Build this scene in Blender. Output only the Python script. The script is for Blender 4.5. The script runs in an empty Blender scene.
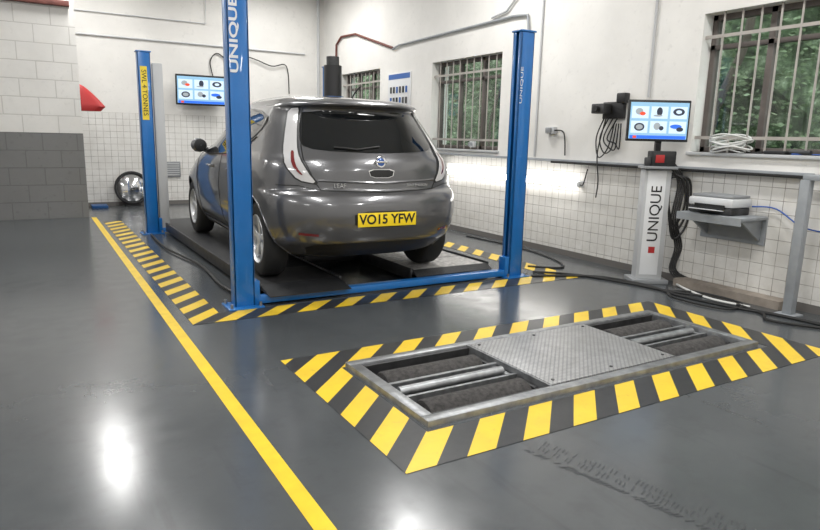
import bpy, bmesh, math, random
import numpy as np
from mathutils import Matrix, Vector, Euler, geometry
from mathutils.bvhtree import BVHTree
random.seed(7)
scene=bpy.context.scene
scene.view_settings.view_transform='Standard'
COL=scene.collection
# ------------------------------------------------------------------ materials
def nt(name):
    m=bpy.data.materials.new(name); m.use_nodes=True
    t=m.node_tree; b=t.nodes['Principled BSDF']
    return m,t,b
def mat(name,col,rough=.5,metal=0,coat=0,emis=None,es=0,noise=0,nscale=8,bump=0,bscale=60,alpha=1):
    m,t,b=nt(name)
    b.inputs['Base Color'].default_value=(*col,1); b.inputs['Roughness'].default_value=rough
    b.inputs['Metallic'].default_value=metal
    b.inputs['Coat Weight'].default_value=coat; b.inputs['Coat Roughness'].default_value=.03
    if emis: b.inputs['Emission Color'].default_value=(*emis,1); b.inputs['Emission Strength'].default_value=es
    tc=None
    if noise or bump:
        tc=t.nodes.new('ShaderNodeTexCoord')
    if noise:
        n=t.nodes.new('ShaderNodeTexNoise'); n.inputs['Scale'].default_value=nscale; n.inputs['Detail'].default_value=5
        t.links.new(tc.outputs['Object'],n.inputs['Vector'])
        r=t.nodes.new('ShaderNodeValToRGB')
        r.color_ramp.elements[0].position=.3; r.color_ramp.elements[1].position=.7
        r.color_ramp.elements[0].color=(*[c*(1-noise) for c in col],1)
        r.color_ramp.elements[1].color=(*[min(1,c*(1+noise*.6)) for c in col],1)
        t.links.new(n.outputs['Fac'],r.inputs['Fac']); t.links.new(r.outputs['Color'],b.inputs['Base Color'])
    if bump:
        n=t.nodes.new('ShaderNodeTexNoise'); n.inputs['Scale'].default_value=bscale; n.inputs['Detail'].default_value=3
        t.links.new(tc.outputs['Object'],n.inputs['Vector'])
        bp=t.nodes.new('ShaderNodeBump'); bp.inputs['Strength'].default_value=bump; bp.inputs['Distance'].default_value=.01
        t.links.new(n.outputs['Fac'],bp.inputs['Height']); t.links.new(bp.outputs['Normal'],b.inputs['Normal'])
    return m
def M(t,op,a,b=None,c=None):
    n=t.nodes.new('ShaderNodeMath'); n.operation=op
    for i,v in enumerate((a,b,c)):
        if v is None: continue
        if isinstance(v,(int,float)): n.inputs[i].default_value=v
        else: t.links.new(v,n.inputs[i])
    return n.outputs[0]
def ramp(t,f,stops):
    r=t.nodes.new('ShaderNodeValToRGB'); cr=r.color_ramp
    while len(cr.elements)<len(stops): cr.elements.new(.5)
    for e,(p,c) in zip(cr.elements,stops): e.position=p; e.color=(*c,1) if len(c)==3 else c
    t.links.new(f,r.inputs['Fac']); return r.outputs['Color']
def mix(t,f,a,b,mode='MIX'):
    n=t.nodes.new('ShaderNodeMix'); n.data_type='RGBA'; n.blend_type=mode
    for s,v in ((n.inputs[0],f),(n.inputs[6],a),(n.inputs[7],b)):
        if isinstance(v,(int,float)): s.default_value=v
        elif isinstance(v,tuple): s.default_value=(*v,1)
        else: t.links.new(v,s)
    return n.outputs[2]
def noise(t,vec,scale,detail=5,rough=.5):
    n=t.nodes.new('ShaderNodeTexNoise'); n.inputs['Scale'].default_value=scale; n.inputs['Detail'].default_value=detail; n.inputs['Roughness'].default_value=rough
    t.links.new(vec,n.inputs['Vector']); return n.outputs['Fac']
def objc(t):
    tc=t.nodes.new('ShaderNodeTexCoord'); s=t.nodes.new('ShaderNodeSeparateXYZ'); t.links.new(tc.outputs['Object'],s.inputs[0])
    return tc.outputs['Object'],s.outputs[0],s.outputs[1],s.outputs[2]
def brick(t,u,v,bw,bh,mortar,offset):
    cb=t.nodes.new('ShaderNodeCombineXYZ'); t.links.new(u,cb.inputs[0]); t.links.new(v,cb.inputs[1])
    n=t.nodes.new('ShaderNodeTexBrick'); n.offset=offset; n.inputs['Scale'].default_value=1
    n.inputs['Brick Width'].default_value=bw; n.inputs['Row Height'].default_value=bh; n.inputs['Mortar Size'].default_value=mortar
    n.inputs['Mortar Smooth'].default_value=.15
    t.links.new(cb.outputs[0],n.inputs['Vector']); return n
def bumpn(t,h,strength,dist,b,inv=False):
    bp=t.nodes.new('ShaderNodeBump'); bp.inputs['Strength'].default_value=strength; bp.inputs['Distance'].default_value=dist; bp.invert=inv
    t.links.new(h,bp.inputs['Height']); t.links.new(bp.outputs['Normal'],b.inputs['Normal'])

def wall_mat(name,axis,tile_top,blocks=False,low=None,white=(.83,.815,.78)):
    m,t,b=nt(name); P,X,Y,Z=objc(t); U=X if axis=='X' else Y
    n1=noise(t,P,1.3,6,.6); n2=noise(t,P,14,4,.6)
    wcol=mix(t,ramp(t,n1,[(.35,(.0,.0,.0)),(.7,(1,1,1))]),tuple(c*.88 for c in white),white)
    wcol=mix(t,ramp(t,n2,[(.3,(1,1,1)),(.42,(0,0,0))]),wcol,tuple(c*.88 for c in white))
    if blocks:
        br=brick(t,U,Z,.45,.25,.007,.5)
        up=M(t,'GREATER_THAN',Z,tile_top)
        gl=mix(t,n1,(.16,.16,.158),(.22,.22,.215))
        gl=mix(t,ramp(t,n2,[(.6,(0,0,0)),(.8,(.6,.6,.6))]),gl,(.10,.10,.10))
        c=mix(t,up,gl,wcol)
        c=mix(t,M(t,'MULTIPLY',br.outputs['Fac'],.5),c,mix(t,up,(.10,.10,.10),(.45,.43,.4)))
        t.links.new(c,b.inputs['Base Color']); b.inputs['Roughness'].default_value=.5
        bumpn(t,M(t,'ADD',br.outputs['Fac'],M(t,'MULTIPLY',n2,-.3)),.6,.008,b,True)
        return m
    br=brick(t,U,Z,.108,.108,.0028,0)
    tn=noise(t,P,3.5,4,.7)
    tc=mix(t,ramp(t,tn,[(.35,(0,0,0)),(.75,(1,1,1))]),(.80,.79,.76),(.69,.675,.64))
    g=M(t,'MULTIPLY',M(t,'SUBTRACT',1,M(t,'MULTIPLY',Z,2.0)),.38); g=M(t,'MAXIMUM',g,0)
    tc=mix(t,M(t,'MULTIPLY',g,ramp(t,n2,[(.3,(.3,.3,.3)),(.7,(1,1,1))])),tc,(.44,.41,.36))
    gv=noise(t,P,6,3,.6)
    tc=mix(t,br.outputs['Fac'],tc,mix(t,ramp(t,gv,[(.4,(0,0,0)),(.6,(1,1,1))]),(.50,.47,.43),(.28,.26,.24)))
    istile=M(t,'LESS_THAN',Z,tile_top)
    c=mix(t,istile,wcol,tc)
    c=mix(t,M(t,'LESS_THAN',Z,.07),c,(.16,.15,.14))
    t.links.new(c,b.inputs['Base Color'])
    r=M(t,'SUBTRACT',.65,M(t,'MULTIPLY',istile,.38)); t.links.new(r,b.inputs['Roughness'])
    hh=M(t,'ADD',M(t,'MULTIPLY',M(t,'MULTIPLY',br.outputs['Fac'],istile),1.0),M(t,'MULTIPLY',n2,.25))
    bumpn(t,hh,.35,.006,b,True)
    return m
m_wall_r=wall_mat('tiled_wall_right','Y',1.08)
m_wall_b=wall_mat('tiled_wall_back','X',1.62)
m_block=wall_mat('painted_block','X',1.255,blocks=True)
m_plain=mat('white_plaster',(.78,.77,.75),.7,noise=.1,nscale=2)
m_ceil=mat('ceiling_paint',(.75,.75,.75),.8)

# floor
m_floor,t,b=nt('epoxy_floor'); P,X,Y,Z=objc(t)
n1=noise(t,P,.7,7,.62); n2=noise(t,P,7,6,.6); n3=noise(t,P,38,3,.6)
cb=t.nodes.new('ShaderNodeCombineXYZ'); t.links.new(M(t,'MULTIPLY',X,7),cb.inputs[0]); t.links.new(M(t,'MULTIPLY',Y,.7),cb.inputs[1])
n4=noise(t,cb.outputs[0],1.0,5,.6)
c=mix(t,ramp(t,n1,[(.3,(0,0,0)),(.7,(1,1,1))]),(.058,.064,.069),(.084,.091,.096))
c=mix(t,ramp(t,n2,[(.52,(0,0,0)),(.8,(.6,.6,.6))]),c,(.046,.050,.054))
c=mix(t,ramp(t,n4,[(.58,(0,0,0)),(.72,(.55,.55,.55))]),c,(.038,.041,.044))
c=mix(t,ramp(t,n3,[(.72,(0,0,0)),(.84,(.25,.25,.25))]),c,(.17,.175,.18))
t.links.new(c,b.inputs['Base Color'])
t.links.new(M(t,'ADD',.10,M(t,'MULTIPLY',n2,.20)),b.inputs['Roughness'])
b.inputs['Specular IOR Level'].default_value=.75
bumpn(t,n2,.03,.008,b)

def hatch(name,phase,period=.305):
    m,t,b=nt(name); P,X,Y,Z=objc(t)
    s=M(t,'ADD',M(t,'SUBTRACT',X,Y),phase)
    f=M(t,'FRACT',M(t,'ADD',M(t,'DIVIDE',s,period),100))
    y=M(t,'LESS_THAN',f,.50)
    n=noise(t,P,22,5,.65); n2=noise(t,P,4,4,.6)
    yc=mix(t,ramp(t,n2,[(.4,(0,0,0)),(.7,(1,1,1))]),(.82,.56,.03),(.72,.48,.03))
    yc=mix(t,ramp(t,n,[(.60,(0,0,0)),(.76,(.6,.6,.6))]),yc,(.36,.27,.06))
    kc=mix(t,n,(.016,.017,.018),(.040,.042,.045))
    t.links.new(mix(t,y,kc,yc),b.inputs['Base Color']); b.inputs['Roughness'].default_value=.35
    return m
m_h1=hatch('hazard_tape_tester',.79)
m_h2=hatch('hazard_tape_lift',3.335)
m_yel=mat('yellow_line_paint',(.82,.56,.02),.35,noise=.12,nscale=9)
m_blue=mat('blue_powder_coat',(.010,.15,.46),.32,coat=.4,noise=.08,nscale=6)
m_blue_d=mat('blue_dark',(.008,.07,.22),.4)
m_black=mat('black_plastic',(.015,.015,.016),.45)
m_dsteel=mat('dark_steel',(.07,.07,.072),.45,.6,noise=.3,nscale=12)
m_runway=mat('runway_grit',(.020,.021,.023),.5,noise=.4,nscale=14,bump=.4,bscale=150)
m_slip=mat('slip_plate_steel',(.40,.385,.37),.5,.1,noise=.5,nscale=24)
m_steel=mat('galvanised_steel',(.36,.37,.38),.4,.8,noise=.3,nscale=18)
m_gsteel=mat('grey_painted_steel',(.30,.32,.34),.45,noise=.12,nscale=10)
m_roller=mat('grit_roller',(.075,.070,.068),.8,noise=.5,nscale=40,bump=1,bscale=220)
m_white=mat('white_enamel',(.75,.76,.77),.35)
m_offw=mat('printer_white',(.62,.63,.64),.4)
m_grey=mat('mid_grey_plastic',(.25,.26,.27),.45)
m_lgrey=mat('light_grey_paint',(.50,.51,.52),.45)
m_red=mat('red_plastic',(.42,.02,.02),.5)
m_rust=mat('rusty_pipe',(.16,.05,.04),.7,noise=.3)
m_bar=mat('window_bar_paint',(.40,.37,.34),.5,noise=.15)
m_frame=mat('window_frame_dark',(.13,.11,.10),.5,noise=.2)
m_paint=mat('grey_metallic_paint',(.135,.135,.140),.30,.6,coat=1)
m_cglass=mat('tinted_car_glass',(.006,.007,.008),.03,0,coat=.6)
m_chrome=mat('chrome',(.75,.75,.76),.12,1)
m_lamp=mat('clear_lamp_lens',(.60,.59,.59),.12,.0,coat=1)
m_redlens=mat('red_lamp_lens',(.18,.02,.02),.15,0,coat=1)
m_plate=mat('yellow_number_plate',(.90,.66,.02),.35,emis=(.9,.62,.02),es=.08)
m_ink=mat('black_ink',(.01,.01,.01),.4)
m_tyre=mat('tyre',(.018,.018,.018),.8)
m_alloy=mat('alloy_wheel',(.62,.63,.64),.35,.4)
m_tube=mat('fluorescent_tube',(1,1,1),.4,emis=(1,.97,.92),es=12)
m_cable=mat('black_cable',(.012,.012,.012),.5)
m_wcable=mat('white_cable',(.65,.65,.63),.5)
m_bcable=mat('blue_cable',(.03,.10,.40),.5)
m_label=mat('yellow_label',(.85,.65,.05),.4)
m_pit=mat('pit_dark',(.02,.02,.02),.8)

m_dia,t,b=nt('checker_plate'); P,X,Y,Z=objc(t)
a=M(t,'MULTIPLY',M(t,'ADD',X,Y),95); c2=M(t,'MULTIPLY',M(t,'SUBTRACT',X,Y),95)
hh=M(t,'ABSOLUTE',M(t,'MULTIPLY',M(t,'SINE',a),M(t,'SINE',c2)))
n=noise(t,P,14,5,.65)
stud=M(t,'GREATER_THAN',hh,.45)
base_=mix(t,n,(.22,.22,.22),(.40,.405,.41))
t.links.new(mix(t,stud,base_,mix(t,n,(.30,.30,.30),(.62,.62,.62))),b.inputs['Base Color']); b.inputs['Metallic'].default_value=.6; b.inputs['Roughness'].default_value=.42
bumpn(t,stud,.9,.005,b)

m_glass,t,b=nt('window_glass')
tr=t.nodes.new('ShaderNodeBsdfTransparent'); tr.inputs[0].default_value=(.86,.90,.88,1)
gl=t.nodes.new('ShaderNodeBsdfGlossy'); gl.inputs['Roughness'].default_value=.05
ms=t.nodes.new('ShaderNodeMixShader'); ms.inputs[0].default_value=.06
t.links.new(tr.outputs[0],ms.inputs[1]); t.links.new(gl.outputs[0],ms.inputs[2])
t.links.new(ms.outputs[0],t.nodes['Material Output'].inputs[0])
m_leaf,t,b=nt('leaves'); P,X,Y,Z=objc(t)
n=noise(t,P,2.2,4,.6)
t.links.new(ramp(t,n,[(.3,(.05,.085,.035)),(.5,(.13,.19,.09)),(.68,(.30,.38,.22))]),b.inputs['Base Color']); b.inputs['Roughness'].default_value=.5
m_hedge,t,b=nt('hedge_depth'); P,X,Y,Z=objc(t)
n=noise(t,P,5,8,.75)
cc=ramp(t,n,[(.38,(.014,.022,.010)),(.52,(.07,.11,.05)),(.62,(.24,.30,.19)),(.72,(.65,.70,.65))])
t.links.new(cc,b.inputs['Base Color']); b.inputs['Roughness'].default_value=.8

# ------------------------------------------------------------------ helpers
def grp(name):
    e=bpy.data.objects.new(name,None); e.empty_display_size=.1; COL.objects.link(e); return e
def mk(name,verts,faces,m,parent=None,smooth=False,bevel=0,seg=2):
    me=bpy.data.meshes.new(name); me.from_pydata([tuple(v) for v in verts],[],faces); me.update()
    o=bpy.data.objects.new(name,me); COL.objects.link(o)
    if m: me.materials.append(m)
    bm=bmesh.new(); bm.from_mesh(me); bmesh.ops.recalc_face_normals(bm,faces=bm.faces)
    if bevel:
        es=[e for e in bm.edges if len(e.link_faces)==2 and e.calc_face_angle(0)>.6]
        bmesh.ops.bevel(bm,geom=es,offset=bevel,segments=seg,affect='EDGES',profile=.5)
    bm.to_mesh(me); bm.free()
    if smooth or bevel:
        for p in me.polygons: p.use_smooth=True
        try: me.set_sharp_from_angle(angle=math.radians(38))
        except Exception: pass
    if parent: o.parent=parent
    return o
BF=[(0,3,2,1),(4,5,6,7),(0,1,5,4),(1,2,6,5),(2,3,7,6),(3,0,4,7)]
def box(name,x0,x1,y0,y1,z0,z1,m,parent=None,bevel=0):
    v=[(x0,y0,z0),(x1,y0,z0),(x1,y1,z0),(x0,y1,z0),(x0,y0,z1),(x1,y0,z1),(x1,y1,z1),(x0,y1,z1)]
    return mk(name,v,BF,m,parent,bevel=bevel)
def obox(name,c,s,rot,m,parent=None,bevel=0,taper=1):
    R=Euler(rot,'XYZ').to_matrix(); v=[]
    for (x,y,z) in [(-1,-1,-1),(1,-1,-1),(1,1,-1),(-1,1,-1),(-1,-1,1),(1,-1,1),(1,1,1),(-1,1,1)]:
        k=taper if z>0 else 1
        v.append(Vector(c)+R@Vector((x*s[0]/2*k,y*s[1]/2*k,z*s[2]/2)))
    return mk(name,v,BF,m,parent,bevel=bevel)
def frame_of(d):
    d=d.normalized(); a=Vector((0,0,1)) if abs(d.z)<.9 else Vector((1,0,0))
    u=d.cross(a).normalized(); return u,d.cross(u).normalized()
def lathe(name,p0,d,prof,m,parent=None,seg=32,cap=True):
    p0=Vector(p0); d=Vector(d).normalized(); u,w=frame_of(d); v=[];f=[]
    for (a,r) in prof:
        for i in range(seg):
            th=2*math.pi*i/seg; v.append(p0+d*a+(u*math.cos(th)+w*math.sin(th))*r)
    for k in range(len(prof)-1):
        for i in range(seg):
            j=(i+1)%seg; f.append((k*seg+i,k*seg+j,(k+1)*seg+j,(k+1)*seg+i))
    if cap:
        f.append(tuple(range(seg))); n=(len(prof)-1)*seg; f.append(tuple(n+i for i in reversed(range(seg))))
    o=mk(name,v,f,m,parent,smooth=True); return o
def cyl(name,p0,p1,r,m,parent=None,seg=20,r2=None):
    p0=Vector(p0);p1=Vector(p1); return lathe(name,p0,p1-p0,[(0,r),((p1-p0).length,r if r2 is None else r2)],m,parent,seg)
def tube(name,pts,r,m,parent=None,smooth=True,seg=8,cyclic=False):
    P=[Vector(p) for p in pts]
    if smooth and len(P)>2:
        Q=[]; n=len(P); rng=n if cyclic else n-1
        for i in range(rng):
            if cyclic: a,b_,c_,d_=P[(i-1)%n],P[i],P[(i+1)%n],P[(i+2)%n]
            else: a,b_,c_,d_=P[max(i-1,0)],P[i],P[i+1],P[min(i+2,n-1)]
            for k in range(6):
                s=k/6; Q.append(.5*((2*b_)+(-a+c_)*s+(2*a-5*b_+4*c_-d_)*s*s+(-a+3*b_-3*c_+d_)*s**3))
        if not cyclic: Q.append(P[-1])
        P=Q
    n=len(P); v=[];f=[]; up=None
    for i,p in enumerate(P):
        if cyclic: d=P[(i+1)%n]-P[i-1]
        else: d=P[min(i+1,n-1)]-P[max(i-1,0)]
        d.normalize()
        if up is None: up,_=frame_of(d)
        up=(up-d*up.dot(d)); up=up.normalized() if up.length>1e-6 else frame_of(d)[0]
        w=d.cross(up)
        for k in range(seg):
            th=2*math.pi*k/seg; v.append(p+(up*math.cos(th)+w*math.sin(th))*r)
    for i in range(n if cyclic else n-1):
        for k in range(seg):
            a=i*seg+k;b_=i*seg+(k+1)%seg;i2=(i+1)%n; f.append((a,b_,i2*seg+(k+1)%seg,i2*seg+k))
    if not cyclic: f.append(tuple(reversed(range(seg)))); f.append(tuple((n-1)*seg+k for k in range(seg)))
    return mk(name,v,f,m,parent,smooth=True)
def text(name,s,size,mw,m,parent,ext=.001,bold=0):
    cu=bpy.data.curves.new(name,'FONT'); cu.body=s; cu.size=size; cu.align_x='CENTER'; cu.align_y='CENTER'; cu.extrude=ext; cu.offset=bold
    o=bpy.data.objects.new(name,cu); COL.objects.link(o); bpy.context.view_layer.update()
    me=bpy.data.meshes.new_from_object(o.evaluated_get(bpy.context.evaluated_depsgraph_get()))
    bpy.data.objects.remove(o); me.transform(mw); me.materials.clear(); me.materials.append(m)
    o=bpy.data.objects.new(name,me); COL.objects.link(o); o.parent=parent; return o
def TM(loc,rot=(math.pi/2,0,0),spin=0,sx=1): return Matrix.Translation(loc)@Euler(rot).to_matrix().to_4x4()@Matrix.Rotation(spin,4,'Z')@Matrix.Diagonal((sx,1,1,1))

# ------------------------------------------------------------------ room
XW=5.31; YB=12.4; XL=-5.5; YF=-4.0; HC=4.5
PX0,PX1,PY0,PY1=1.53,4.03,2.32,3.12
xs=[XL,PX0,PX1,XW+.3]; ys=[YF,PY0,PY1,YB+.3]
v=[(x,y,0) for y in ys for x in xs]; f=[]
for j in range(3):
    for i in range(3):
        if i==1 and j==1: continue
        a=j*4+i; f.append((a,a+1,a+5,a+4))
mk('floor',v,f,m_floor)
box('wall_left',XL-.2,XL,YF,YB,0,HC,m_plain)
box('wall_front',XL,XW+.3,YF-.2,YF,0,HC,m_plain)
box('wall_back',XL,XW+.3,YB,YB+.25,0,HC,m_wall_b)
box('ceiling',XL,XW+.3,YF,YB,HC,HC+.15,m_ceil)
box('wall_pier',XL,.76,10.8,11.1,0,HC,m_block)
wins=[(2.15,3.83,1.24,2.45),(6.68,8.33,1.17,2.41),(9.98,11.55,1.17,2.46)]
V=[];F=[]
def addbox(x0,x1,y0,y1,z0,z1):
    n=len(V); V.extend([(x0,y0,z0),(x1,y0,z0),(x1,y1,z0),(x0,y1,z0),(x0,y0,z1),(x1,y0,z1),(x1,y1,z1),(x0,y1,z1)])
    F.extend([tuple(n+i for i in q) for q in BF])
yy=YF
for (a,b_,z0,z1) in wins:
    addbox(XW,XW+.3,yy,a,0,HC); addbox(XW,XW+.3,a,b_,0,z0); addbox(XW,XW+.3,a,b_,z1,HC); yy=b_
addbox(XW,XW+.3,yy,YB,0,HC)
mk('wall_right',V,F,m_wall_r)
for k,(a,b_,z0,z1) in enumerate(wins):
    g=grp('window_%d'%(k+1)); x0=XW+.13; fw=.05
    for nm,q in (('frame_bottom',(a,b_,z0,z0+fw)),('frame_top',(a,b_,z1-fw,z1)),('frame_side',(a,a+fw,z0,z1)),('frame_side_b',(b_-fw,b_,z0,z1))):
        box(nm,x0,x0+.07,q[0],q[1],q[2],q[3],m_frame,g,bevel=.004)
    n=3
    for i in range(1,n):
        y=a+(b_-a)*i/n; box('mullion',x0,x0+.06,y-.028,y+.028,z0,z1,m_frame,g,bevel=.004)
    zt=z1-.28; box('transom',x0,x0+.06,a,b_,zt-.02,zt+.02,m_frame,g)
    box('pane',x0+.03,x0+.036,a+.01,b_-.01,z0+.01,z1-.01,m_glass,g)
    xg=XW+.045
    for z in (z0+.13,z1-.20):
        box('grille_rail',xg-.006,xg+.006,a,b_,z-.014,z+.014,m_bar,g)
    nb=10
    for i in range(1,nb):
        y=a+(b_-a)*i/nb; cyl('grille_bar',(xg,y,z0),(xg,y,z1),.009,m_bar,g,8)
    box('sill',XW-.03,XW+.13,a-.03,b_+.03,z0-.03,z0,m_lgrey,g,bevel=.005)
V=[];F=[]
for i in range(26000):
    x=random.uniform(6.9,9.6); y=random.uniform(-1,24); z=random.uniform(-.5,5.5)
    if math.sin(y*1.7+z*2.1)+math.sin(y*.9-z*1.3+x)>1.3 and random.random()<.7: continue
    s=random.uniform(.03,.065); n=Vector((random.gauss(0,1),random.gauss(0,1),random.gauss(0,1))).normalized(); u,w=frame_of(n)
    c=Vector((x,y,z)); k=len(V); V+= [c-u*s,c-u*s*.2+w*s*.45,c+u*s,c-u*s*.2-w*s*.45]; F.append((k,k+1,k+2,k+3))
g=grp('tree_foliage')
o=mk('leaves',V,F,m_leaf,g)
V=[];F=[]; ny,nz=90,24
for j in range(nz+1):
    for i in range(ny+1):
        y=-2+30*i/ny; z=-.6+6.4*j/nz; V.append((10.0+.35*math.sin(y*2.1+z)+.3*math.sin(z*2.7-y*1.3)+random.uniform(-.15,.15),y,z))
for j in range(nz):
    for i in range(ny): a=j*(ny+1)+i; F.append((a,a+1,a+ny+2,a+ny+1))
mk('hedge',V,F,m_hedge,g)
m_trunk=mat('bark',(.10,.08,.065),.9)
for i in range(14):
    y=-1+i*1.6+random.uniform(-.4,.4); tube('trunk',[(7.8,y,-.5),(7.7,y+.1,1.5),(7.9,y-.15,3),(7.8,y+.3,5.5)],.03+.03*random.random(),m_trunk,g)
box('ground_outside',XW+.31,14,-4,28,-.6,-.5,mat('grass',(.04,.07,.03),.9))

# ------------------------------------------------------------------ floor marks
def quad(name,pts,z,m,parent=None):
    return mk(name,[(p[0],p[1],z) for p in pts],[(0,1,2,3)],m,parent)
quad('yellow_floor_line',[(.715,-1.0),(.785,-1.0),(.855,10.8),(.785,10.8)],.002,m_yel)
def ring(name,x0,x1,y0,y1,w,m,sides='LRFB',dr=0):
    g=grp(name); z=.0025
    if 'F' in sides: quad('strip_front',[(x0,y0),(x1,y0),(x1,y0+w),(x0,y0+w)],z,m,g)
    if 'B' in sides: quad('strip_back',[(x0,y1-w),(x1,y1-w),(x1,y1),(x0,y1)],z,m,g)
    ya=y0+w if 'F' in sides else y0; yb=y1-w if 'B' in sides else y1
    if 'L' in sides: quad('strip_left',[(x0,ya),(x0+w,ya),(x0+w+dr,yb),(x0+dr,yb)],z,m,g)
    if 'R' in sides: quad('strip_right',[(x1-w,ya),(x1,ya),(x1+dr,yb),(x1-w+dr,yb)],z,m,g)
ring('hazard_marking',1.19,4.41,1.97,3.43,.27,m_h1)
ring('hazard_marking',.90,4.60,4.38,10.2,.235,m_h2,'LFR')
# tyre track
g=grp('tyre_tread_mark'); V=[];F=[]
m_mark=mat('tyre_mark',(.046,.050,.054),.3)
for i in range(110):
    s=i/110; c=Vector((1.80+.10*math.sin(s*2)+s*.30,1.90-s*2.0))
    for k,dx_ in ((-1,-.055),(0,0),(1,.055)):
        if random.random()<.30: continue
        cx=c.x+dx_+random.uniform(-.004,.004); sh=.006*k; a=len(V); e=.007*(1 if k>=0 else -1); hw=random.uniform(.010,.022); hy=random.uniform(.0025,.0045)
        V+=[(cx-hw,c.y-hy-e+sh,.0015),(cx+hw,c.y-hy+e+sh,.0015),(cx+hw,c.y+hy+e+sh,.0015),(cx-hw,c.y+hy-e+sh,.0015)]; F.append((a,a+1,a+2,a+3))
mk('tread',V,F,m_mark,g)

# ------------------------------------------------------------------ roller brake tester
g=grp('roller_brake_tester')
mk('pit',[(PX0,PY0,-.35),(PX1,PY0,-.35),(PX1,PY1,-.35),(PX0,PY1,-.35),(PX0,PY0,.0),(PX1,PY0,0),(PX1,PY1,0),(PX0,PY1,0)],[(0,1,2,3),(0,1,5,4),(1,2,6,5),(2,3,7,6),(3,0,4,7)],m_pit,g)
fx0,fx1,fy0,fy1=1.48,4.07,2.27,3.16; w=.065; zt=.035
box('frame_front',fx0,fx1,fy0,fy0+w,-.1,zt,m_steel,g,.004); box('frame_back',fx0,fx1,fy1-w,fy1,-.1,zt,m_steel,g,.004)
box('frame_left',fx0,fx0+w,fy0+w,fy1-w,-.1,zt,m_steel,g,.004); box('frame_right',fx1-w,fx1,fy0+w,fy1-w,-.1,zt,m_steel,g,.004)
box('inner_front',fx0+w,fx1-w,fy0+w,fy0+w+.03,-.12,zt-.012,m_dsteel,g); box('inner_back',fx0+w,fx1-w,fy1-w-.03,fy1-w,-.12,zt-.012,m_dsteel,g)
cx0,cx1=2.30,3.30
box('checker_plate',cx0,cx1,fy0+w+.005,fy1-w-.005,zt-.008,zt+.004,m_dia,g,.002)
box('plate_lip',cx0-.012,cx0,fy0+w,fy1-w,-.08,zt,m_steel,g); box('plate_lip_b',cx1,cx1+.012,fy0+w,fy1-w,-.08,zt,m_steel,g)
for xx in (cx0+.05,(cx0+cx1)/2,cx1-.05):
    for yy_ in (fy0+w+.05,fy1-w-.05): cyl('plate_bolt',(xx,yy_,zt),(xx,yy_,zt+.008),.010,m_dsteel,g,8)
for (a,b_) in ((fx0+w,cx0-.012),(cx1+.012,fx1-w)):
    for yc in (2.49,2.92):
        lathe('drive_roller',(a+.05,yc,-.065),(1,0,0),[(0,.03),(.0,.090),(.01,.096),(b_-a-.11,.096),(b_-a-.10,.090),(b_-a-.10,.03)],m_roller,g,36)
        cyl('roller_axle',(a,yc,-.065),(b_,yc,-.065),.03,m_steel,g)
    cyl('sensing_roller',(a+.03,2.705,.0),(b_-.03,2.705,.0),.028,m_steel,g)
    box('sensor_arm',a+.01,a+.04,2.62,2.80,-.06,-.0,m_steel,g,.003); box('sensor_arm_b',b_-.04,b_-.01,2.62,2.80,-.06,-.0,m_steel,g,.003)
    box('cross_rail',a,b_,2.782,2.806,-.06,.015,m_steel,g); box('cross_rail_b',a,b_,2.605,2.625,-.06,.01,m_steel,g)
    for xx in (a+.005,b_-.035): 
        box('bearing_block',xx,xx+.03,2.42,2.58,-.12,.0,m_dsteel,g,.003); box('bearing_block_b',xx,xx+.03,2.83,2.99,-.12,.0,m_dsteel,g,.003)

# ------------------------------------------------------------------ lift
LX0,LX1,LY0,LY1=1.35,4.0,4.73,8.82; LXF=3.86
lift=grp('four_post_car_lift')
def post(x,y,s,h=2.27):
    wx,wy=.076,.06; t_=.012
    xo=x-s*wx
    box('post_web',min(xo,xo+s*t_),max(xo,xo+s*t_),y-wy,y+wy,.012,h,m_blue,lift,.003)
    box('post_flange',x-wx,x+wx,y-wy,y-wy+t_,.012,h,m_blue,lift,.003)
    box('post_flange_b',x-wx,x+wx,y+wy-t_,y+wy,.012,h,m_blue,lift,.003)
    xi=x+s*wx
    for ya,yb in ((y-wy,y-wy+.04),(y+wy-.04,y+wy)):
        box('post_lip',min(xi,xi-s*t_),max(xi,xi-s*t_),ya,yb,.012,h,m_blue,lift,.002)
    box('ladder_bar',x-.01,x+.01,y-.022,y+.022,.02,h-.02,m_dsteel,lift)
    for k in range(17): box('ladder_notch',x-.014,x+.014,y-.018,y+.018,.45+k*.1,.48+k*.1,m_steel,lift)
    box('post_cap',x-wx-.012,x+wx+.012,y-wy-.012,y+wy+.012,h,h+.015,m_blue,lift,.003)
    box('base_plate',x-.135,x+.135,y-.12,y+.12,0,.014,m_blue,lift,.003)
    for dx in (-.11,.11):
        for dy in (-.09,.09): cyl('anchor_bolt',(x+dx,y+dy,.014),(x+dx,y+dy,.045),.012,m_steel,lift,6)
post(LX0,LY0,1); post(LX1,LY0,-1); post(LX0,LY1,1); post(LXF,LY1,-1)
for y,xr in ((LY0,LX1),(LY1,LXF)):
    box('cross_beam',LX0+.03,xr-.03,y-.045,y+.045,.015,.072,m_blue,lift,.006)
    for x,s in ((LX0,1),(xr,-1)): box('carriage',x+s*.06-.06,x+s*.06+.06,y-.05,y+.05,.015,.20,m_blue,lift,.006)
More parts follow.
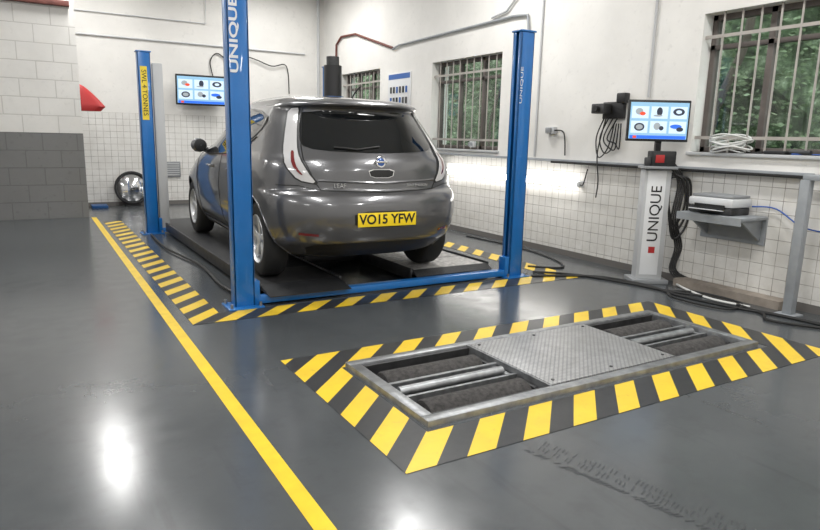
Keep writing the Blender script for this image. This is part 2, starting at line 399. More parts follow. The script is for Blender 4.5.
for (a,b_) in ((1.53,2.22),(2.95,3.80)):
    y0=4.86; yr_=9.3 if a<2 else 8.7
    box('runway',a,b_,y0,yr_,.075,.12,m_runway,lift,.004)
    box('runway_side',a-.02,a,y0,yr_,.03,.135,m_dsteel,lift,.003); box('runway_side_b',b_,b_+.02,y0,yr_,.03,.135,m_dsteel,lift,.003)
    ye=4.66 if a<2 else 4.82
    mk('ramp',[(a,ye-.04,.078),(b_,ye-.04,.078),(b_,y0,.12),(a,y0,.12),(a,ye-.04,.072),(b_,ye-.04,.072),(b_,y0,.085),(a,y0,.085)],[(0,1,2,3),(4,7,6,5),(0,4,5,1),(1,5,6,2),(2,6,7,3),(3,7,4,0)],m_runway,lift)
box('slip_plate',2.98,3.77,4.88,5.75,.12,.1205,m_slip,lift)
box('slip_plate_seam',2.96,3.79,5.30,5.315,.12,.1215,m_black,lift)
box('slip_plate_b',1.56,2.19,4.88,5.45,.12,.1205,m_dsteel,lift)
box('jack_beam',2.24,2.93,5.9,6.2,.04,.12,m_black,lift,.01)
tube('air_hose',[(1.30,8.6,.02),(1.28,7.5,.02),(1.40,6.4,.02),(1.36,5.4,.02),(1.42,4.95,.02)],.012,m_cable,lift)
text('post_lettering','UNIQUE',.080,TM((LX0-.03,LY0-.0615,1.98),spin=math.pi/2,sx=1.7),m_white,lift,bold=.002)
text('post_lettering_b','UNIQUE',.04,TM((LX1-.05,LY0-.0615,1.80),spin=math.pi/2,sx=2.2),m_white,lift)
box('load_label',LX0-.05,LX0+.03,LY1-.063,LY1-.0605,1.45,2.10,m_label,lift)
text('load_lettering','SWL 4 TONNES',.08,TM((LX0-.01,LY1-.0645,1.78),spin=-math.pi/2),m_ink,lift)
box('control_column',LX0+.10,LX0+.22,LY1-.03,LY1+.09,.02,2.15,m_lgrey,lift,.01)
px_=LXF-.03
cyl('pump_motor',(px_,LY1-.20,1.86),(px_,LY1-.20,2.28),.125,m_black,lift,28)
cyl('pump_cap',(px_,LY1-.20,2.28),(px_,LY1-.20,2.40),.09,m_dsteel,lift,28)
box('pump_tank',px_-.12,px_+.12,LY1-.32,LY1-.09,1.45,1.86,m_blue_d,lift,.01)

# ------------------------------------------------------------------ car
CX,CY,CZ=2.45,4.45,.121
car=grp('car')
rows=[(.20,.34,4.20,.70),(.22,.22,4.32,.76),(.30,.12,4.40,.815),(.36,.055,4.42,.845),(.46,.015,4.44,.868),(.56,.0,4.44,.88),(.66,.012,4.40,.887),(.725,.045,4.32,.887),(.765,.095,4.22,.884),(.84,.105,4.08,.878),(.92,.115,3.9,.865),(.99,.14,3.62,.845),(1.05,.18,3.36,.812),(1.15,.25,3.15,.772),(1.27,.34,2.92,.725),(1.365,.41,2.70,.68),(1.405,.40,2.62,.657),(1.425,.35,2.58,.645),(1.45,.35,2.5,.62),(1.485,.46,2.38,.575),(1.515,.75,2.22,.50),(1.54,1.2,2.05,.36),(1.55,1.6,1.85,.08)]
K=np.array(rows); S=[]; sub=5
for i in range(len(K)-1):
    a,b_,c_,d_=K[max(i-1,0)],K[i],K[i+1],K[min(i+2,len(K)-1)]
    for k in range(sub):
        s=k/sub; tcr=.5*((2*b_)+(-a+c_)*s+(2*a-5*b_+4*c_-d_)*s*s+(-a+3*b_-3*c_+d_)*s**3)
        lin=b_*(1-s)+c_*s; S.append(tcr*.8+lin*.2)
S.append(K[-1]); NR=20;NS=26;NF=16
V=[];F=[]
def ringpts(z,yr,yf,w):
    L=yf-yr; Lr=min(.55,.32*L); Lf=min(1.15,.42*L); pr=2.5;pf=2.3; H=[]
    for i in range(NR+1):
        th=math.pi/2*i/NR; H.append((w*math.sin(th)**(2/pr),yr+Lr*(1-max(math.cos(th),0)**(2/pr))))
    for i in range(1,NS+1): H.append((w,yr+Lr+(L-Lr-Lf)*i/NS))
    for i in range(1,NF+1):
        th=math.pi/2*(1-i/NF); H.append((w*max(math.sin(th),0)**(2/pf),yf-Lf*(1-math.cos(th)**(2/pf))))
    R_=[(x,y,z) for x,y in H]; Lh=[(-x,y,z) for x,y in H[1:-1]][::-1]
    return R_+Lh
for s in S: V+=ringpts(*s)
n=len(ringpts(*S[0]))
for k in range(len(S)-1):
    for i in range(n):
        j=(i+1)%n; F.append((k*n+i,k*n+j,(k+1)*n+j,(k+1)*n+i))
F.append(tuple(reversed(range(n)))); F.append(tuple((len(S)-1)*n+i for i in range(n)))
body=mk('body',V,F,m_paint,car,smooth=True)
bm=bmesh.new(); bm.from_mesh(body.data); bvh=BVHTree.FromBMesh(bm); bm.free()
AX=(.75,3.45); RW=.316
cut_parts=[]
for ay in AX:
    for s in (-1,1):
        o=cyl('cut',(s*.60,ay,RW+.01),(s*1.1,ay,RW+.01),.355,m_black,None,48); cut_parts.append(o)
        md=body.modifiers.new('b','BOOLEAN'); md.operation='DIFFERENCE'; md.object=o; md.solver='EXACT'
        try: md.material_mode='TRANSFER'
        except Exception: pass
bpy.context.view_layer.update()
me=bpy.data.meshes.new_from_object(body.evaluated_get(bpy.context.evaluated_depsgraph_get()))
body.modifiers.clear(); body.data=me
if len(me.materials)<2: me.materials.append(m_black)
for p in me.polygons: p.use_smooth=True
me.set_sharp_from_angle(angle=math.radians(35))
for o in cut_parts: bpy.data.objects.remove(o)
def chaikin(P,n=2):
    for _ in range(n):
        Q=[]
        for i in range(len(P)):
            a,b_=P[i],P[(i+1)%len(P)]
            Q+=[(a[0]*.8+b_[0]*.2,a[1]*.8+b_[1]*.2),(a[0]*.2+b_[0]*.8,a[1]*.2+b_[1]*.8)]
        P=Q
    return P
def inside(p,P):
    r=False;j=len(P)-1
    for i in range(len(P)):
        if (P[i][1]>p[1])!=(P[j][1]>p[1]) and p[0]<(P[j][0]-P[i][0])*(p[1]-P[i][1])/(P[j][1]-P[i][1])+P[i][0]: r=not r
        j=i
    return r
def cast(u,z,side):
    if side=='R': o_,d=Vector((u,-2,z)),Vector((0,1,0))
    elif side=='L': o_,d=Vector((-3,u,z)),Vector((1,0,0))
    else: o_,d=Vector((3,u,z)),Vector((-1,0,0))
    return bvh.ray_cast(o_,d)
def panel(name,poly,side,m,off=.003,step=.02,rnd=2):
    P=chaikin(poly,rnd) if rnd else poly
    Q=[]
    for i in range(len(P)):
        a,b_=P[i],P[(i+1)%len(P)]; L=math.dist(a,b_); k=max(1,int(L/step))
        for s in range(k): Q.append((a[0]+(b_[0]-a[0])*s/k,a[1]+(b_[1]-a[1])*s/k))
    nb=len(Q); pts=[Vector(q) for q in Q]
    xs_=[q[0] for q in Q]; zs_=[q[1] for q in Q]
    x=min(xs_)
    while x<max(xs_):
        z=min(zs_)
        while z<max(zs_):
            if inside((x,z),Q) and min(math.dist((x,z),q) for q in Q)>step*.45: pts.append(Vector((x,z)))
            z+=step
        x+=step
    r=geometry.delaunay_2d_cdt(pts,[],[list(range(nb))],1,1e-5)
    V=[];ok=[]
    for p in r[0]:
        h=cast(p[0],p[1],side)
        if h[0] is None: ok.append(False); V.append((0,0,0)); continue
        ok.append(True); V.append(h[0]+h[1]*off)
    F=[tuple(f_) for f_ in r[2] if all(ok[i] for i in f_)]
    return mk(name,V,F,m,car,smooth=True)
def line(name,poly,side,m,r=.004,off=0,cyc=False):
    Q=[]
    n=len(poly)
    for i in range(n if cyc else n-1):
        a,b_=poly[i],poly[(i+1)%n]; L=math.dist(a,b_); k=max(1,int(L/.03))
        for s in range(k): Q.append((a[0]+(b_[0]-a[0])*s/k,a[1]+(b_[1]-a[1])*s/k))
    if not cyc: Q.append(poly[-1])
    P=[]
    for q in Q:
        h=cast(q[0],q[1],side)
        if h[0] is not None: P.append(h[0]+h[1]*off)
    if len(P)>2: tube(name,P,r,m,car,smooth=False,seg=6,cyclic=cyc)
def sym(poly): return [(-x,z) for x,z in poly][::-1]
panel('rear_window',[(-.51,1.39),(.51,1.39),(.565,1.25),(.60,1.11),(.50,1.07),(0,1.05),(-.50,1.07),(-.60,1.11),(-.565,1.25)],'R',m_cglass,rnd=1)
for sd,nm in (('L','left'),('Q','right')):
    panel('side_glass_'+nm,[(.92,1.20),(.80,1.32),(1.15,1.395),(1.75,1.41),(2.35,1.36),(2.78,1.17),(3.05,1.01),(2.4,.98),(1.5,1.01)],sd,m_cglass,off=.006,rnd=1,step=.03)
    for y0,y1 in ((1.72,1.72),(2.72,2.80)): line('door_pillar_'+nm,[(y0,1.0),(y1,1.38 if y0<2 else 1.15)],sd,m_black,.02,-.01)
    line('belt_trim_'+nm,[(.95,1.16),(1.4,1.01),(2.4,.975),(3.05,.995)],sd,m_black,.006,.003)
    line('rear_door_gap_'+nm,[(1.05,1.12),(1.12,.85),(1.22,.62),(1.22,.30)],sd,m_ink,.004)
    line('mid_door_gap_'+nm,[(1.90,1.0),(1.93,.6),(1.93,.28)],sd,m_ink,.004)
    line('front_door_gap_'+nm,[(2.95,1.0),(3.0,.6),(2.98,.28)],sd,m_ink,.004)
    line('sill_gap_'+nm,[(1.18,.29),(3.0,.29)],sd,m_ink,.004)
    sx=-1 if sd=='L' else 1
    for yh in (1.42,2.25):
        h=cast(yh,.86,sd); p=h[0]
        tube('door_handle_'+nm,[(p.x,yh-.09,.86),(p.x+sx*.035,yh-.06,.865),(p.x+sx*.035,yh+.06,.865),(p.x,yh+.09,.86)],.013,m_paint,car)
    lathe('door_mirror_'+nm,(sx*.82,2.74,1.05),(sx,0,.05),[(0,.03),(.02,.06),(.07,.075),(.12,.07),(.155,.04),(.165,.01)],m_paint,car,24)
    lathe('mirror_back_'+nm,(sx*.90,2.68,1.055),(0,-1,0),[(0,.062),(.010,.065),(.014,.055)],m_black,car,24)
    tube('mirror_stalk_'+nm,[(sx*.76,2.80,.99),(sx*.86,2.76,1.02)],.03,m_black,car)
    line('lower_sill_'+nm,[(1.2,.225),(3.05,.225)],sd,m_black,.03,-.012)
lamp=[(.520,1.405),(.585,1.395),(.650,1.24),(.715,1.06),(.735,.95),(.66,.84),(.53,.815),(.59,.90),(.632,1.0),(.622,1.10),(.575,1.26)]
bez=[(.508,1.415),(.592,1.405),(.660,1.24),(.726,1.06),(.747,.95),(.668,.828),(.505,.803),(.575,.90),(.620,1.0),(.611,1.10),(.565,1.26)]
panel('lamp_surround_right',bez,'R',m_black,.003,.012,1); panel('lamp_surround_left',sym(bez),'R',m_black,.003,.012,1)
panel('rear_lamp_right',lamp,'R',m_lamp,.007,.012,1); panel('rear_lamp_left',sym(lamp),'R',m_lamp,.007,.012,1)
rl=[(.650,1.06),(.668,1.06),(.690,.99),(.686,.94),(.65,.89),(.62,.875),(.657,.93),(.668,.99)]
panel('stop_lens_right',rl,'R',m_redlens,.010,.012,1); panel('stop_lens_left',sym(rl),'R',m_redlens,.010,.012,1)
line('tailgate_gap',[(-.505,1.40),(-.595,1.10),(-.605,1.0),(-.55,.84),(-.50,.765),(0,.745),(.50,.765),(.55,.84),(.605,1.0),(.595,1.10),(.505,1.40)],'R',m_ink,.005)
line('bumper_gap',[(-.80,.80),(-.66,.80),(-.50,.765)],'R',m_ink,.004); line('bumper_gap_b',[(.80,.80),(.66,.80),(.50,.765)],'R',m_ink,.004)
line('tailgate_crease',[(-.52,.84),(0,.82),(.52,.84)],'R',m_paint,.012,-.004)
panel('lower_diffuser',[(-.62,.335),(-.3,.35),(.3,.35),(.62,.335),(.56,.225),(-.56,.225)],'R',m_black,.004,.03,1)
panel('plate_recess',[(-.28,.605),(.28,.605),(.27,.475),(-.27,.475)],'R',m_black,.002,.03,1)
for s in (-1,1): panel('rear_reflector',[(s*.54,.43),(s*.68,.442),(s*.68,.422),(s*.54,.41)],'R',m_redlens,.004,.012,0)
yp=cast(0,.54,'R')[0].y
box('number_plate',-.26,.26,yp-.014,yp-.006,.485,.595,m_plate,car,.002)
text('plate_lettering','VO15 YFW',.105,TM((0,yp-.0145,.54),sx=.98),m_ink,car,bold=.0025)
h=cast(0,.985,'R')
lathe('badge',(0,h[0].y-.002,.985),(0,-1,.25),[(0,.045),(.008,.045),(.010,.035)],m_chrome,car,24)
m_bdg=mat('badge_blue',(.03,.10,.35),.2,coat=1)
lathe('badge_centre',(0,h[0].y-.012,.9875),(0,-1,.25),[(0,.034),(.003,.030)],m_bdg,car,24)
box('badge_bar',-.055,.055,h[0].y-.022,h[0].y,.978,.994,m_chrome,car,.002)
panel('handle_garnish',[(-.12,.93),(.12,.93),(.10,.86),(-.10,.86)],'R',m_chrome,.006,.02,1)
panel('handle_pocket',[(-.112,.922),(.112,.922),(.092,.864),(-.092,.864)],'R',m_ink,.009,.02,1)
def sp(t_,x,z,size):
    yb_=cast(x,z,'R')[0].y; text('badge_lettering',t_,size,TM((x,yb_-.012,z)),m_chrome,car)
sp('LEAF',-.36,.80,.05); sp('ZERO EMISSION',.33,.80,.028)
line('rear_wiper',[(.02,1.10),(-.18,1.075),(-.36,1.09)],'R',m_black,.008,.012)
line('spoiler_lip',[(-.50,1.415),(0,1.425),(.50,1.415)],'R',m_black,.006,-.002)
tube('roof_aerial',[(0,.72,1.50),(0,.62,1.56),(0,.52,1.60)],.006,m_black,car)
for ay in AX:
    for s in (-1,1):
        d=(s,0,0); c=(s*.655,ay,RW)
        lathe('tyre',c,d,[(0,.20),(.0,.27),(.012,.300),(.035,.316),(.17,.316),(.193,.300),(.205,.27),(.20,.215),(.185,.205),(.10,.20)],m_tyre,car,48,False)
        lathe('rim',(s*.69,ay,RW),d,[(0,.06),(.02,.19),(.14,.20),(.158,.207),(.165,.20),(.15,.192),(.04,.185),(.035,.02)],m_alloy,car,48,False)
        lathe('brake_disc',(s*.73,ay,RW),d,[(0,.02),(0,.14),(.015,.14),(.015,.02)],m_dsteel,car,32)
        lathe('hub_cap',(s*.79,ay,RW),d,[(0,.05),(.045,.045),(.05,.03),(.05,.001)],m_alloy,car,24)
        for k in range(5):
            for dd in (-.11,.11):
                th=2*math.pi*k/5+.3; th2=th+dd
                a=Vector((s*.825,ay+.03*math.cos(th),RW+.03*math.sin(th))); b2=Vector((s*.835,ay+.195*math.cos(th2),RW+.195*math.sin(th2)))
                t1=Vector((0,-math.sin(th2),math.cos(th2))); dx=Vector((s*.02,0,0))
                q=[a-t1*.020,a+t1*.020,b2+t1*.016,b2-t1*.016]
                mk('spoke',q+[p-dx for p in q],[(0,1,2,3),(7,6,5,4),(0,4,5,1),(1,5,6,2),(2,6,7,3),(3,7,4,0)],m_alloy,car,bevel=.003)
        P=[]
        for i in range(25):
            th=math.pi*(-.08+1.16*i/24); y=ay+.357*math.cos(th); z=RW+.01+.357*math.sin(th)
            hh=cast(y,z,'L' if s<0 else 'Q')
            if hh[0] is not None: P.append(hh[0])
        tube('arch_lip',P,.007,m_paint,car,smooth=False)
car.location=(CX,CY,CZ); car.rotation_euler=(0,0,math.radians(-1.6))

# ------------------------------------------------------------------ right wall furniture
lampg=grp('wall_fluorescent_lamp')
box('housing',XW-.035,XW-.001,5.12,7.86,.81,.88,m_white,lampg,.006)
cyl('tube',(XW-.06,5.16,.845),(XW-.06,7.82,.845),.034,m_tube,lampg,16)
for y in (5.14,6.49,7.82): box('holder',XW-.09,XW-.03,y-.02,y+.02,.815,.875,m_white,lampg,.004)
g=grp('cable_rail')
box('rail',XW-.05,XW-.003,2.7,8.5,1.075,1.105,m_gsteel,g,.003)
box('rail_cable',XW-.075,XW-.05,2.2,5.6,1.06,1.085,m_cable,g,.003)
g=grp('steel_wall_frame')
box('leg',5.05,5.12,2.60,2.67,0,1.06,m_gsteel,g,.003); box('foot',5.01,5.16,2.56,2.71,0,.012,m_gsteel,g)
box('beam',5.06,5.12,1.0,2.66,1.06,1.10,m_gsteel,g,.003); box('wall_stub',5.12,XW-.08,2.60,2.66,1.06,1.10,m_gsteel,g,.003)
mk_pl=mat('brown_plinth',(.30,.26,.22),.7,noise=.3)
box('trim_2',XW-.16,XW-.001,2.75,3.75,0,.07,mk_pl)
g=grp('wall_pipe')
tube('pipe_grey',[(XW-.03,9.5,2.72),(XW-.03,9.3,2.76),(XW-.03,6.45,2.80),(XW-.03,6.2,2.78),(XW-.03,6.15,2.5)],.016,m_gsteel,g,False)
tube('pipe_rust',[(XW-.03,11.75,2.3),(XW-.03,11.72,3.02),(XW-.03,11.5,3.14),(XW-.03,10.9,3.12),(XW-.03,9.5,2.74)],.020,m_rust,g,False)
tube('pipe_grey_b',[(XW-.03,6.9,2.84),(XW-.03,6.6,2.88),(XW-.03,6.3,3.1),(XW-.03,6.2,4.4)],.014,m_lgrey,g,False)
g=grp('wall_tool_board')
box('board',XW-.015,XW-.001,8.93,9.66,1.78,2.34,m_white,g,.003)
m_bblue=mat('board_blue',(.03,.12,.4),.4); box('board_header',XW-.018,XW-.014,8.95,9.64,2.24,2.32,m_bblue,g)
for i in range(6):
    for j in range(2):
        y=9.05+i*.1; z=1.9+j*.17; box('tool',XW-.03,XW-.015,y-.02,y+.02,z-.05,z+.05,(m_ink,m_dsteel,m_bblue)[(i+2*j)%3],g,.004)
g=grp('socket_box')
box('body',XW-.06,XW-.001,5.60,5.74,1.39,1.47,m_lgrey,g,.008); box('cap',XW-.09,XW-.06,5.63,5.71,1.40,1.46,m_grey,g,.008)
tube('lead',[(XW-.04,5.6,1.43),(XW-.04,5.45,1.40),(XW-.03,5.42,1.15)],.008,m_cable,g)
g=grp('socket_box')
box('body',XW-.05,XW-.001,7.15,7.25,1.20,1.28,m_lgrey,g,.008); cyl('plug',(XW-.05,7.2,1.24),(XW-.09,7.2,1.24),.03,m_grey,g)
g=grp('vertical_conduit')
cyl('conduit',(XW-.015,5.95,1.12),(XW-.015,5.95,3.6),.012,m_lgrey,g,8); cyl('conduit_b',(XW-.015,4.35,1.75),(XW-.015,4.35,4.2),.012,m_lgrey,g,8)

# kiosk
g=grp('brake_tester_console'); rz=math.radians(-32); kc=Vector((5.05,3.98,0)); Rk=Matrix.Rotation(rz,3,'Z')
def kp(x,y,z): return kc+Rk@Vector((x,y,z))
def kb(nm,x,y,z,sx,sy,sz,m,bev=.006,rx=0): return obox(nm,kp(x,y,z),(sx,sy,sz),(rx,0,rz),m,g,bev)
kb('base',0,0,.02,.34,.26,.04,m_grey)
kb('column',0,0,.55,.25,.13,1.04,m_lgrey,.012)
kb('column_panel',-.01,-.067,.57,.17,.006,.98,m_white,.002)
kb('shelf',0,-.03,1.09,.30,.22,.025,m_grey,.006)
kb('control_unit',.03,-.02,1.17,.22,.14,.14,m_black,.01)
kb('red_label',-.01,-.094,1.17,.08,.004,.07,m_red,.001)
kb('hand_set',-.10,-.04,1.14,.06,.05,.08,m_dsteel,.01)
kb('monitor_arm',0,.03,1.33,.05,.05,.3,m_black,.004)
text('column_lettering','UNIQUE',.14,Matrix.Translation(kp(0,-.0715,.66))@Euler((math.pi/2,0,rz)).to_matrix().to_4x4()@Matrix.Rotation(math.pi/2,4,'Z'),m_ink,g)
kb('orange_label',.0,-.0715,.32,.06,.002,.06,m_red,0)
def screen(g,cen,rz,w,h,rx=0):
    R=Euler((rx,0,rz)).to_matrix()
    def P(x,y,z): return Vector(cen)+R@Vector((x,y,z))
    obox('bezel',P(0,0,0),(w,.04,h),(rx,0,rz),m_black,g,.006)
    m_scr=bpy.data.materials.get('screen_glow') or mat('screen_glow',(.1,.2,.3),.2,emis=(.35,.60,.80),es=.8)
    m_w=bpy.data.materials.get('screen_white') or mat('screen_white',(.4,.45,.5),.3,emis=(.62,.80,.95),es=.75)
    m_k=bpy.data.materials.get('screen_dark') or mat('screen_dark',(.02,.02,.03),.3,emis=(.02,.03,.05),es=1)
    m_b=bpy.data.materials.get('screen_blue') or mat('screen_blue',(.02,.1,.5),.3,emis=(.02,.12,.6),es=1)
    m_r=bpy.data.materials.get('screen_red') or mat('screen_red',(.5,.05,.02),.3,emis=(.6,.06,.02),es=1)
    m_g=bpy.data.materials.get('screen_grey') or mat('screen_grey',(.2,.2,.2),.3,emis=(.25,.3,.33),es=1)
    a=w*.47;b_=h*.44
    obox('display',P(0,-.021,0),(2*a,.002,2*b_),(rx,0,rz),m_scr,g)
    def blob(u,v_,su,sv,mm,lay,n_=20,rect=False):
        if rect: vv=[P((u+dx*su)*a,-.0235-.001*lay,(v_+dz*sv)*b_) for dx,dz in ((-1,-1),(1,-1),(1,1),(-1,1))]
        else: vv=[P(u*a+math.cos(2*math.pi*i/n_)*su*a,-.0235-.001*lay,v_*b_+math.sin(2*math.pi*i/n_)*sv*b_) for i in range(n_)]
        mk('screen_picture',vv,[tuple(range(len(vv)))],mm,g)
    for u,v_ in ((-.66,.45),(0,.45),(.66,.45),(-.66,-.35),(0,-.35),(.66,-.35)): blob(u,v_,.29,.33,m_w,0,rect=True)
    blob(0,.5,.10,.24,m_k,1); blob(-.05,.28,.16,.05,m_g,2); blob(.66,.5,.2,.2,m_k,1); blob(.66,.5,.10,.10,m_w,2)
    blob(-.70,.5,.13,.18,m_g,1); blob(-.58,.38,.10,.10,m_r,2); blob(-.66,-.35,.18,.22,m_k,1); blob(-.66,-.35,.12,.14,m_g,2)
    blob(-.05,-.3,.12,.2,m_g,1); blob(.10,-.4,.08,.12,m_k,2); blob(.6,-.3,.2,.12,m_b,1); blob(.74,-.45,.12,.12,m_k,2)
    blob(0,-.9,.97,.09,m_b,1,rect=True); blob(-.8,-.9,.06,.07,m_r,2,rect=True)
screen(g,kp(-.04,-.03,1.51),rz,.56,.37)
for k in range(4):
    o_=.02*k; tube('console_cable',[kp(.10+o_,-.02,1.12),kp(.20+o_,-.03,.95),kp(.16+o_,-.06,.6),kp(.24+o_,-.02,.35),kp(.20+o_,-.06,.12),kp(.34+o_*3,-.16,.015),kp(.50,-.25-o_*2,.012)],.009,m_cable,g)
for k in range(3):
    tube('console_hose_loop',[kp(.10,.0,1.05-.03*k),kp(.24+.03*k,-.04,.98),kp(.28+.02*k,-.04,.75-.08*k),kp(.20,-.04,.55-.06*k),kp(.13,-.04,.75),kp(.13,-.02,1.0)],.011,m_cable,g)
g=grp('sensor_wall_bracket')
box('plate',XW-.04,XW-.001,4.62,4.90,1.55,1.72,m_black,g,.006); box('sensor',XW-.16,XW-.04,4.78,4.95,1.60,1.70,m_dsteel,g,.01)
box('sensor_b',XW-.12,XW-.04,4.55,4.66,1.70,1.80,m_black,g,.01); cyl('lens',(XW-.16,4.86,1.65),(XW-.2,4.86,1.65),.03,m_black,g)
for k in range(4):
    tube('hanging_cable',[(XW-.06,4.85-.06*k,1.56),(XW-.05,4.95-.05*k,1.35),(XW-.05,4.9-.07*k,1.15+.05*k),(XW-.05,4.78-.05*k,1.25),(XW-.05,4.72-.03*k,1.5)],.007,m_cable,g)
tube('hanging_cable_long',[(XW-.09,4.8,1.55),(XW-.09,4.88,1.2),(XW-.09,4.84,.9),(XW-.04,4.9,.72)],.007,m_cable,g)
tube('hanging_cable_lamp',[(XW-.09,5.0,1.02),(XW-.09,5.05,.85),(XW-.05,5.14,.84)],.007,m_cable,g)
g=grp('printer_shelf')
box('top',4.93,XW-.001,3.02,3.62,.70,.725,m_gsteel,g,.003); box('front_lip',4.92,4.93,3.02,3.62,.66,.725,m_gsteel,g)
for y in (3.06,3.55):
    mk('bracket',[(XW-.001,y,.70),(4.98,y,.70),(XW-.001,y,.50),(XW-.001,y+.02,.70),(4.98,y+.02,.70),(XW-.001,y+.02,.50)],[(0,1,2),(5,4,3),(0,3,4,1),(1,4,5,2),(2,5,3,0)],m_gsteel,g)
box('wall_plate',XW-.02,XW-.001,3.02,3.62,.48,.70,m_gsteel,g)
g=grp('printer')
box('base',5.00,5.26,3.16,3.56,.726,.79,m_dsteel,g,.012); box('body',4.99,5.27,3.15,3.57,.79,.865,m_offw,g,.02); box('lid',5.01,5.27,3.17,3.55,.865,.89,m_grey,g,.01)
box('slot',4.985,4.995,3.22,3.50,.78,.81,m_ink,g); obox('paper_tray',(4.95,3.36,.765),(.12,.26,.008),(0,.12,0),m_offw,g,.002)
g=grp('coiled_cable')
for k in range(9):
    r=.13+.012*(k%3); cx_=5.31+.01*random.uniform(-1,1); cy_=3.45+.02*random.uniform(-1,1); z=1.262+.015*k
    tube('coil',[(cx_+.7*r*math.cos(i*math.pi/8)*.7,cy_+r*math.sin(i*math.pi/8)*1.2,z+.018*math.sin(i*math.pi/4+k)) for i in range(16)],.007,m_wcable,g,cyclic=True)
g=grp('sill_hand_tool')
box('body',5.29,5.42,2.95,3.13,1.241,1.27,m_black,g,.008); tube('lead',[(5.35,3.13,1.26),(5.30,3.2,1.25),(5.33,3.3,1.25)],.006,m_cable,g); cyl('handle',(5.30,2.75,1.262),(5.34,2.93,1.262),.018,m_dsteel,g)
g=grp('extension_lead')
tube('lead',[(5.30,2.5,1.248),(5.33,2.7,1.248),(5.30,2.9,1.248)],.005,m_bcable,g)
g=grp('floor_cable')
tube('cable',[(4.15,4.60,.012),(4.5,4.45,.012),(4.72,4.30,.012),(4.82,4.1,.012),(4.86,3.75,.012),(4.80,3.45,.012),(4.85,3.0,.012),(4.98,2.5,.012),(5.0,1.5,.012)],.013,m_cable,g)
tube('cable_b',[(4.3,4.75,.012),(4.6,4.45,.012),(4.78,3.95,.012),(4.85,3.6,.012),(5.0,3.2,.012),(4.9,2.75,.012),(4.75,2.6,.012),(4.9,2.3,.012),(5.1,2.2,.012)],.011,m_cable,g)
tube('cable_c',[(5.0,3.7,.012),(4.7,3.4,.012),(4.75,2.95,.012),(5.05,3.0,.012),(5.08,3.4,.012),(4.9,3.55,.012)],.009,m_cable,g)
tube('cable_grey',[(5.14,3.7,.02),(5.05,3.5,.012),(4.95,3.2,.012),(5.0,2.9,.012)],.010,m_wcable,g)
tube('cable_d',[(4.45,5.0,.01),(4.75,4.8,.01),(5.0,5.2,.01),(5.15,6.0,.01),(5.1,7.0,.01)],.010,m_cable,g)
tube('printer_lead',[(5.27,3.15,.80),(5.28,2.95,.80),(5.25,2.7,.68),(5.25,2.4,.66)],.006,m_bcable,g)

# ------------------------------------------------------------------ back wall
g=grp('wall_monitor')
screen(g,(2.82,12.16,2.06),math.radians(-4),.88,.53,.10)
box('bracket',2.72,2.88,12.18,YB-.001,1.98,2.12,m_black,g,.005)
tube('monitor_cable',[(3.1,12.36,2.1),(3.35,12.37,2.15),(3.42,12.37,2.5),(3.2,12.37,2.75),(3.05,12.37,2.6),(3.1,12.37,2.3)],.01,m_cable,g)
tube('monitor_cable_b',[(3.3,12.34,2.75),(3.8,12.34,2.72),(4.2,12.34,2.6),(4.5,12.34,2.62),(4.55,12.34,2.1)],.01,m_cable,g)
g=grp('wall_pipe')
tube('pipe',[(.2,12.37,2.88),(4.9,12.37,2.88)],.015,m_offw,g,False); tube('pipe_b',[(.2,12.37,3.25),(3.0,12.37,3.25),(3.0,12.37,4.4)],.010,m_offw,g,False)
g=grp('wall_pipe')
tube('pipe_b',[(5.15,12.3,0.1),(5.15,12.3,4.4)],.03,m_lgrey,g,False)
g=grp('wall_vent')
box('frame',2.08,2.44,YB-.03,YB-.001,.50,.78,m_grey,g,.005)
for k in range(6): box('slat',2.10,2.42,YB-.04,YB-.03,.53+k*.04,.55+k*.04,m_lgrey,g)
g=grp('round_mirror')
lathe('rim',(1.58,12.28,.32),(0,-1,.08),[(0,.24),(.0,.28),(.03,.295),(.05,.28),(.05,.26),(.03,.25)],m_black,g,40,False)
lathe('mirror_face',(1.58,12.27,.32),(0,-1,.08),[(0,.26),(.025,.2),(.045,.1),(.05,.005)],m_chrome,g,40)
box('foot',1.46,1.70,12.2,12.36,0,.03,m_black,g)
g=grp('red_hose_cover'); V=[];F=[]; nu,nv=14,10
for j in range(nv+1):
    for i in range(nu+1):
        th=-math.pi/2+math.pi*i/nu
        rr=.34*(1-j/nv)**.75
        V.append((.765+rr*math.cos(th),10.95+.14*math.sin(th)*(1-j/nv)**.5,1.66+.32*(j/nv)))
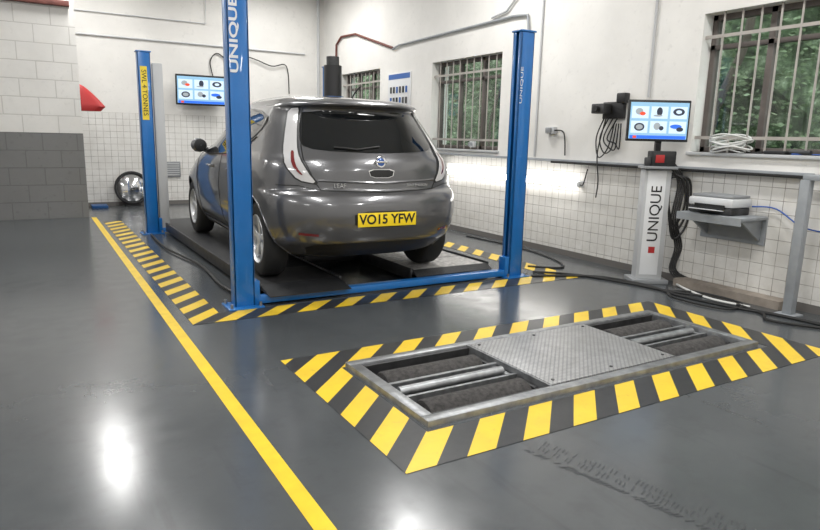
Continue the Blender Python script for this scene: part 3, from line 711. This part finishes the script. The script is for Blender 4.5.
for i in range(nu+1):
    th=-math.pi/2+math.pi*i/nu; V.append((.765+.27*math.cos(th),10.95+.13*math.sin(th),1.59))
b0=(nv+1)*(nu+1)
for j in range(nv):
    for i in range(nu): a=j*(nu+1)+i; F.append((a,a+1,a+nu+2,a+nu+1))
for i in range(nu): F.append((b0+i,b0+i+1,i+1,i))
F.append(tuple(b0+i for i in range(nu+1)))
mk('cover',V,F,m_red,g,smooth=True)
g=grp('overhead_rail')
box('rail',-4,.70,10.70,10.799,3.02,3.09,m_rust,g,.005)
g=grp('wall_hook')
box('hook_plate',-.40,-.34,10.77,10.799,.85,1.15,m_black,g,.005); tube('hook',[(-.37,10.78,1.12),(-.37,10.70,1.10),(-.37,10.70,1.0)],.012,m_black,g)
g=grp('floor_bracket')
box('bracket',.9,1.15,12.0,12.3,0,.05,m_blue_d,g,.005)

# ------------------------------------------------------------------ lights
def area(name,loc,sx,sy,e,rot=(0,0,0),col=(1,.99,.97)):
    l=bpy.data.lights.new(name,'AREA'); l.shape='RECTANGLE'; l.size=sx; l.size_y=sy; l.energy=e; l.color=col
    o=bpy.data.objects.new(name,l); COL.objects.link(o); o.location=loc; o.rotation_euler=rot; return o
k=0
for x in (-3.0,.9,4.0):
    for y in (-1.8,2.2,6.2,10.6):
        area('ceiling_light_%d'%k,(x,y,3.95),.30,1.6,70); k+=1
wd=bpy.data.worlds.new('sky'); scene.world=wd; wd.use_nodes=True
bg=wd.node_tree.nodes['Background']; bg.inputs[0].default_value=(.88,.94,.97,1); bg.inputs[1].default_value=4.0

# ------------------------------------------------------------------ camera
R=[[0.85902,-0.51059,0.02353],[0.07992,0.17954,0.98036],[-0.50537,-0.84087,0.19504]]
cam=bpy.data.cameras.new('camera'); co=bpy.data.objects.new('camera',cam); COL.objects.link(co)
Mx=Matrix(R).transposed().to_4x4(); Mx.translation=(0,0,1.3); co.matrix_world=Mx
cam.sensor_width=36; cam.lens=636.5/820*36; cam.clip_start=.05
scene.camera=co
